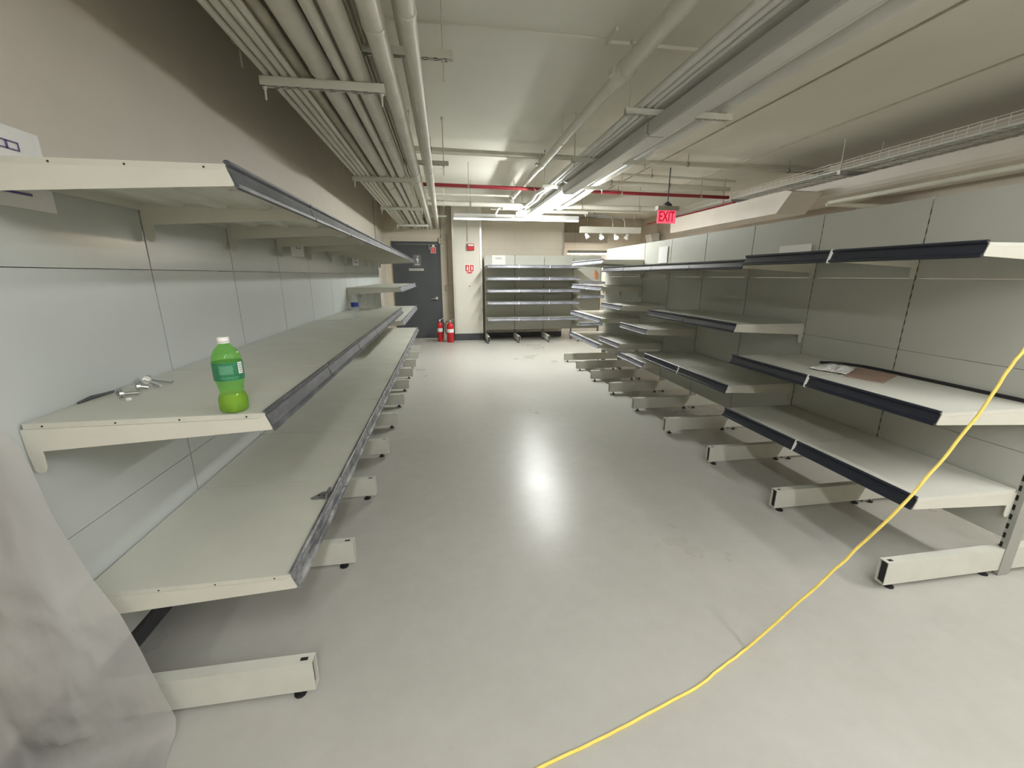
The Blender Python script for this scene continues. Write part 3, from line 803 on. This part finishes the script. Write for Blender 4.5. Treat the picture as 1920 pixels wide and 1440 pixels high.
# ------------------------------------------------------------------ papers
def sheet(name, loc_, rz, w_, h_, label, tilt=0, marks=None, cat='paper sign', mat='paper', group=None, rx=0, inkm='ink'):
    # local: width along X, height along Z, face toward -Y
    e = empty(name, loc_, label, cat, group, rz)
    e.rotation_euler = (rx, tilt, rz)
    n = 8; b = MB()
    for i in range(n + 1):
        x = -w_ / 2 + w_ * i / n
        bow = .0015 * math.cos(PI * (i / n - .5))
        for z in (0, h_):
            b.v.append((x, -bow - .001, z))
        for z in (0, h_):
            b.v.append((x, -bow - .0004, z))
    for i in range(n):
        k = i * 4
        b.face([k, k + 4, k + 5, k + 1]); b.face([k + 2, k + 3, k + 7, k + 6]); b.face([k + 1, k + 5, k + 7, k + 3]); b.face([k, k + 2, k + 6, k + 4])
    b.face([0, 1, 3, 2]); k = n * 4; b.face([k, k + 2, k + 3, k + 1])
    b.build('paper_sheet', M[mat], e)
    if marks:
        q = MB()
        for (x0, x1, z0, z1) in marks:
            q.box(x0, x1, -.0062, -.0045, z0, z1)
        q.build('print', M[inkm], e)
    return e
def outline(x0, x1, z0, z1, t):
    return [(x0, x1, z0, z0 + t), (x0, x1, z1 - t, z1), (x0, x0 + t, z0, z1), (x1 - t, x1, z0, z1)]
mk = []
for i in range(6):
    mk += outline(-.13 + i * .034, -.13 + (i + 1) * .034, .150, .172, .0025)
mk += [(-.12 + i * .019, -.111 + i * .019, .052, .068) for i in range(10)] + [(-.13, .075, .036, .042)]
sheet('paper_sign', (-1.1455, 1.385, 1.606), PI / 2, .297, .21, 'landscape paper sheet with outlined lettering behind the nearest top left shelf', marks=mk)
sheet('paper_sign', (-1.085, 3.48, 1.565), PI / 2 - .12, .21, .10, 'small paper tag hanging under the left top shelf, nearer of two', marks=outline(-.03, .04, .055, .09, .006), group='small paper tags under the left top shelf', inkm='greyink')
sheet('paper_sign', (-1.085, 5.60, 1.545), PI / 2 - .1, .24, .11, 'small curled paper tag hanging under the left top shelf, farther of two', marks=outline(-.05, .05, .03, .09, .012), group='small paper tags under the left top shelf', inkm='greyink')
sheet('paper_sign', (2.616, 4.86, 1.575), -PI / 2, .21, .19, 'upright white sheet taped on the right panels above a top shelf', group=None)
sheet('paper_sign', (2.616, 2.89, 1.565), -PI / 2, .297, .085, 'white sheet showing just above the nearest right top shelf')
mk = [(-.07 + i * .018, -.058 + i * .018, .13, .15) for i in range(8)] + [(-.07, .07, .115, .121)]
sheet('paper_sign', (1.195, 9.385, 1.655), 0, .297, .20, 'white sheet with grey print on the far shelving run, top left', marks=mk, inkm='greyink')

# ------------------------------------------------------------------ bottles
gb = empty('soda_bottle', (-.625, 1.274, 1.0402), 'green plastic soda bottle with a white cap on the left middle shelf', 'bottle')
gb.scale = (1, 1, .945)
def petal(a, z):
    return 1 + (.10 * math.cos(5 * a) * max(0, (.03 - z) / .03) if z < .03 else 0) * 1.0
prof = [(.022, .0), (.028, .002), (.0345, .010), (.0375, .028), (.0370, .042), (.0315, .060), (.0300, .066), (.0325, .085), (.0360, .100), (.0375, .104),
        (.0375, .158), (.0368, .163), (.0350, .176), (.0290, .192), (.0200, .203), (.0135, .210), (.0130, .221)]
MB().lathe(prof, 0, 0, 40, fn=petal).build('bottle_body', M['green'], gb, smooth=True)
MB().lathe([(r * .955, max(z, .002)) for r, z in prof[:6]], 0, 0, 40, fn=petal).build('drink', M['soda'], gb, smooth=True)
lb = MB().lathe([(.0380, .104), (.0382, .110), (.0382, .154), (.0380, .158)], 0, 0, 40).build('bottle_label', M['label_green'], gb, smooth=True)
def patch(a0, a1, z0, z1, r):
    b = MB(); n = 8
    for i in range(n + 1):
        a = a0 + (a1 - a0) * i / n
        for z in (z0, z1):
            for rr in (r, r + .0004):
                b.v.append((rr * math.cos(a), rr * math.sin(a), z))
    for i in range(n):
        k = i * 4
        b.face([k + 1, k + 5, k + 7, k + 3]); b.face([k, k + 2, k + 6, k + 4]); b.face([k + 2, k + 3, k + 7, k + 6]); b.face([k, k + 4, k + 5, k + 1])
    return b
patch(-PI / 2 - .15, -PI / 2 + .75, .124, .150, .0383).build('label_print', M['label_pale'], lb)
patch(-PI / 2 - .15, -PI / 2 + 1.1, .112, .1145, .0383).build('label_line', M['label_pale'], lb)
patch(-PI / 2 + 1.12, -PI / 2 + 1.5, .122, .157, .0384).build('barcode_patch', M['paper'], lb)
b = MB()
for i in range(5):
    q = patch(-PI / 2 + 1.18, -PI / 2 + 1.44, .126 + i * .006, .1285 + i * .006, .0389)
    n = len(b.v); b.v += q.v; b.f += [[n + j for j in f] for f in q.f]; b.m += q.m
b.build('barcode_lines', M['greyink'], lb)
cp = MB().lathe([(.0148, .2135), (.0150, .215), (.0150, .2175)], 0, 0, 32).lathe([(.0146, .2185), (.0148, .2195), (.0148, .229), (.0140, .2315), (.006, .232)], 0, 0, 40, fn=lambda a, z: 1 + .012 * math.cos(40 * a / 2))
cp.build('bottle_cap', M['white'], gb, smooth=True)

wbt = empty('water_bottle', (-.83, 4.07, 1.0402), 'clear plastic water bottle with a blue label on the left middle shelf', 'bottle')
MB().lathe([(.028, 0), (.034, .006), (.034, .02), (.031, .03), (.034, .042), (.031, .055), (.034, .07), (.034, .14), (.032, .155), (.022, .18), (.013, .195), (.0125, .205)], 0, 0, 28).build('bottle_body', M['clear'], wbt, smooth=True)
MB().lathe([(.0345, .105), (.0345, .145)], 0, 0, 28).build('bottle_label', M['blue'], wbt, smooth=True)
MB().lathe([(.0145, .203), (.0145, .216), (.012, .218)], 0, 0, 20).build('bottle_cap', M['clear'], wbt, smooth=True)

# ------------------------------------------------------------------ bolts on the left middle shelf
def bolt(p0, p1, label, head=.0115, r=.005):
    e = empty('loose_bolt', (p0[0], p0[1], 1.0402), label, 'bolt', 'loose bolts on the left middle shelf')
    dv = Vector((p1[0] - p0[0], p1[1] - p0[1], 0)); L = dv.length; u = dv.normalized()
    MB().tube([(0, 0, head * 1.25), tuple(u * L + Vector((0, 0, r)))], r, 10).build('shank', M['chrome'], e, smooth=True)
    MB().tube([tuple(-u * .007 + Vector((0, 0, head * 1.25))), tuple(Vector((0, 0, head * 1.25)))], head, 12).tube([tuple(Vector((0, 0, head * 1.25))), tuple(u * .003 + Vector((0, 0, head * 1.25)))], head * 1.25, 16).build('bolt_head', M['chrome'], e)
    return e
bolt((-1.055, 1.475), (-1.03, 1.515), 'shiny bolt nearest to the shelf front edge, head toward the camera')
bolt((-1.062, 1.568), (-1.045, 1.585), 'short stubby bolt in the middle of the loose bolts', .012, .006)
bolt((-1.098, 1.665), (-1.015, 1.605), 'long bright bolt of the farthest pair')
bolt((-1.105, 1.685), (-1.012, 1.665), 'long dark bolt of the farthest pair')
o = MB().tube([(-1.015, 1.435, 1.044), (-1.008, 1.445, 1.044)], .005, 8).build('loose_nut', M['white'], None)
tag(o, 'tiny white plug in front of the nearest loose bolt', 'plug')
# dark putty-like scrap at the panel joint
b = MB().tube([(-1.138, 1.42, 1.043), (-1.136, 1.47, 1.047), (-1.132, 1.50, 1.046), (-1.128, 1.55, 1.045)], [.003, .006, .005, .004], 8)
tag(b.build('rubber_scrap', M['rubber'], None, smooth=True), 'thin dark scrap lodged at the back of the left middle shelf', 'scrap')

# metal tab on the lower left shelf
b = MB().prism([(-.612, 1.728), (-.575, 1.775), (-.55, 1.775), (-.54, 1.745), (-.545, 1.712), (-.60, 1.715)], .4875, .4905, axis='z')
b.prism([(-.55, .4875), (-.54, .4875), (-.535, .515), (-.545, .515)], 1.712, 1.77)
tb = b.build('metal_tab', M['steel_dark'], None)
tag(tb, 'small grey metal tab lying on the lower left shelf edge', 'bracket')
MB().tube([(-.582, 1.745, .4906), (-.582, 1.745, .4912)], .006, 10).tube([(-.560, 1.745, .4906), (-.560, 1.745, .4912)], .005, 10).build('screw_hole', M['black'], tb)

# ------------------------------------------------------------------ cardboard, crumpled film, black strip (right shelf)
zc = .8625
pts = [(2.261, 1.995), (2.470, 2.122), (2.560, 2.178), (2.600, 1.965), (2.331, 1.823)]
b = MB().prism(pts, zc, zc + .004, axis='z')
cb = b.build('cardboard_piece', M['card'], None)
tag(cb, 'flat brown cardboard piece on the right middle shelf', 'cardboard')
b = MB(); n = 16; q = [(2.225, 2.20), (2.46, 2.29), (2.515, 2.15), (2.30, 2.01)]
for i in range(n + 1):
    for j in range(n + 1):
        u, v = i / n, j / n
        x = (1 - u) * ((1 - v) * q[0][0] + v * q[3][0]) + u * ((1 - v) * q[1][0] + v * q[2][0])
        y = (1 - u) * ((1 - v) * q[0][1] + v * q[3][1]) + u * ((1 - v) * q[1][1] + v * q[2][1])
        edge = min(u, 1 - u, v, 1 - v)
        z = zc + .005 + .012 * abs(math.sin(9 * u + 3 * math.sin(5 * v)) * math.cos(7 * v + 2 * u)) * (.3 + min(1, edge * 5)) + random.uniform(0, .003)
        b.v.append((x + random.uniform(-.008, .008), y + random.uniform(-.008, .008), z))
for i in range(n):
    for j in range(n):
        b.face([i * (n + 1) + j, (i + 1) * (n + 1) + j, (i + 1) * (n + 1) + j + 1, i * (n + 1) + j + 1])
o = b.build('crumpled_wrapper', M['paper'], None)
so = o.modifiers.new('solid', 'SOLIDIFY'); so.thickness = .0008
tag(o, 'crumpled white wrapper beside the cardboard on the right middle shelf', 'wrapper')
path = [(2.44, 2.33), (2.50, 2.315), (2.555, 2.27), (2.600, 2.18), (2.612, 2.06), (2.612, 1.95), (2.612, 1.77), (2.612, 1.55), (2.612, 1.38)]
b = MB()
for (x, y) in path:
    b.v += [(x - .003, y, zc), (x + .001, y, zc), (x + .001, y, zc + .018), (x - .003, y, zc + .018)]
for i in range(len(path) - 1):
    k = i * 4
    for a in range(4):
        c = (a + 1) % 4
        b.face([k + a, k + c, k + 4 + c, k + 4 + a])
b.face([0, 3, 2, 1]); k = (len(path) - 1) * 4; b.face([k, k + 1, k + 2, k + 3])
tag(b.build('black_edging_strip', M['black'], None), 'long black plastic strip bowed along the back of the right middle shelf', 'strip')

# orange cord loop hanging on the far right unit
b = MB().tube([(3.43, 9.37, 1.56), (3.40, 9.36, 1.46), (3.43, 9.355, 1.36), (3.48, 9.36, 1.38), (3.47, 9.365, 1.48), (3.43, 9.36, 1.54), (3.45, 9.36, 1.36)], .008, 8)
tag(b.build('orange_cord', M['orange'], None, smooth=True), 'small loop of orange cord hanging at the far right shelving', 'cord')

# ------------------------------------------------------------------ yellow cord
R = .0052
cpts = [(-.25, .70, R), (-.02, .80, R), (.212, .873, R), (.373, .910, R), (.50, .941, R), (.651, .982, R), (.842, 1.035, R), (.945, 1.078, R), (1.06, 1.122, R), (1.125, 1.145, .012),
        (1.27, 1.15, .145), (1.438, 1.145, .325), (1.52, 1.13, .45), (1.592, 1.10, .595), (1.722, 1.10, .775), (1.84, 1.10, .97), (1.902, 1.10, 1.112), (1.945, 1.10, 1.19), (2.06, 1.10, 1.42), (2.25, 1.1, 1.85), (2.55, 1.05, 2.45), (2.95, 1.0, 2.995)]
P_ = [Vector(p) for p in cpts]; sm_ = []
for i in range(len(P_) - 1):
    p0 = P_[max(i - 1, 0)]; p1 = P_[i]; p2 = P_[i + 1]; p3 = P_[min(i + 2, len(P_) - 1)]
    for k in range(10):
        t = k / 10
        q = .5 * ((2 * p1) + (p2 - p0) * t + (2 * p0 - 5 * p1 + 4 * p2 - p3) * t * t + (3 * p1 - p0 - 3 * p2 + p3) * t ** 3)
        j = len(sm_)
        if i < 9: q.z = max(q.z, R)
        q += Vector((.0016 * math.sin(j * .9), 0, 0 if i < 9 else .002 * math.sin(j * .7)))
        sm_.append(q)
sm_.append(P_[-1])
tag(MB().tube(sm_, R, 10).build('extension_cord', M['cord'], None, smooth=True), 'yellow cord crossing the floor and rising taut at right', 'cord')

# ------------------------------------------------------------------ milky plastic sheet hanging in the lower left corner
edge = [(-1.125, 1.085), (-1.107, 1.052), (-1.077, 1.012), (-1.065, .945), (-1.052, .805), (-1.008, .615), (-.964, .482), (-.939, .354), (-.916, .196), (-.894, .075)]
rows = [Vector((x, 1.15, z)) for x, z in edge] + [Vector((-.893, 1.135, .03)), Vector((-.895, 1.10, .012)), Vector((-.875, 1.03, .010)), Vector((-.85, .92, .010)), Vector((-.84, .80, .010))]
# resample
def resample(pts, n):
    L = [0]
    for a, b_ in zip(pts, pts[1:]): L.append(L[-1] + (b_ - a).length)
    out = []
    for i in range(n):
        s = L[-1] * i / (n - 1)
        k = max(j for j in range(len(L)) if L[j] <= s + 1e-9); k = min(k, len(pts) - 2)
        out.append(pts[k].lerp(pts[k + 1], (s - L[k]) / (L[k + 1] - L[k])))
    return out
rows = resample(rows, 60)
b = MB(); nu, nv = 60, 40
from mathutils import noise as mn
for i, p in enumerate(rows):
    for j in range(nv):
        v = j / (nv - 1)
        sag = .05 * math.sin(PI * v * 1.3) * min(1, max(0, p.z) * 3)
        wr = mn.noise(Vector((v * 4, i * .09, 0))) * .022 + mn.noise(Vector((v * 11, i * .25, 5))) * .012 + mn.noise(Vector((v * 26, i * .6, 9))) * .008
        k = min(1, v * 6) * (1 if p.z > .1 else .45)
        q = Vector((p.x - v * .62, p.y - .10 * v - sag, p.z + .06 * v * (1 if p.z > .3 else 0)))
        q.y += wr * k
        if p.z <= .1: q.z = max(.006, q.z + abs(wr) * k * 1.5)
        q.x = max(q.x, XL - .0 + .02 if False else -1.9)
        b.v.append(tuple(q))
for i in range(nu - 1):
    for j in range(nv - 1):
        a = i * nv + j
        b.face([a, a + 1, a + nv + 1, a + nv])
# keep inside the room: the wall is at XL, fold the surplus toward the camera
for i, (x, y, z) in enumerate(b.v):
    if x < XL + .02:
        ex_ = (XL + .02 - x)
        b.v[i] = (XL + .02, y - ex_, z)
o = b.build('plastic_sheet', M['film'], None, smooth=False)
for p in o.data.polygons: p.use_smooth = True
tag(o, 'milky translucent plastic sheet draped at the lower left corner', 'plastic sheet')
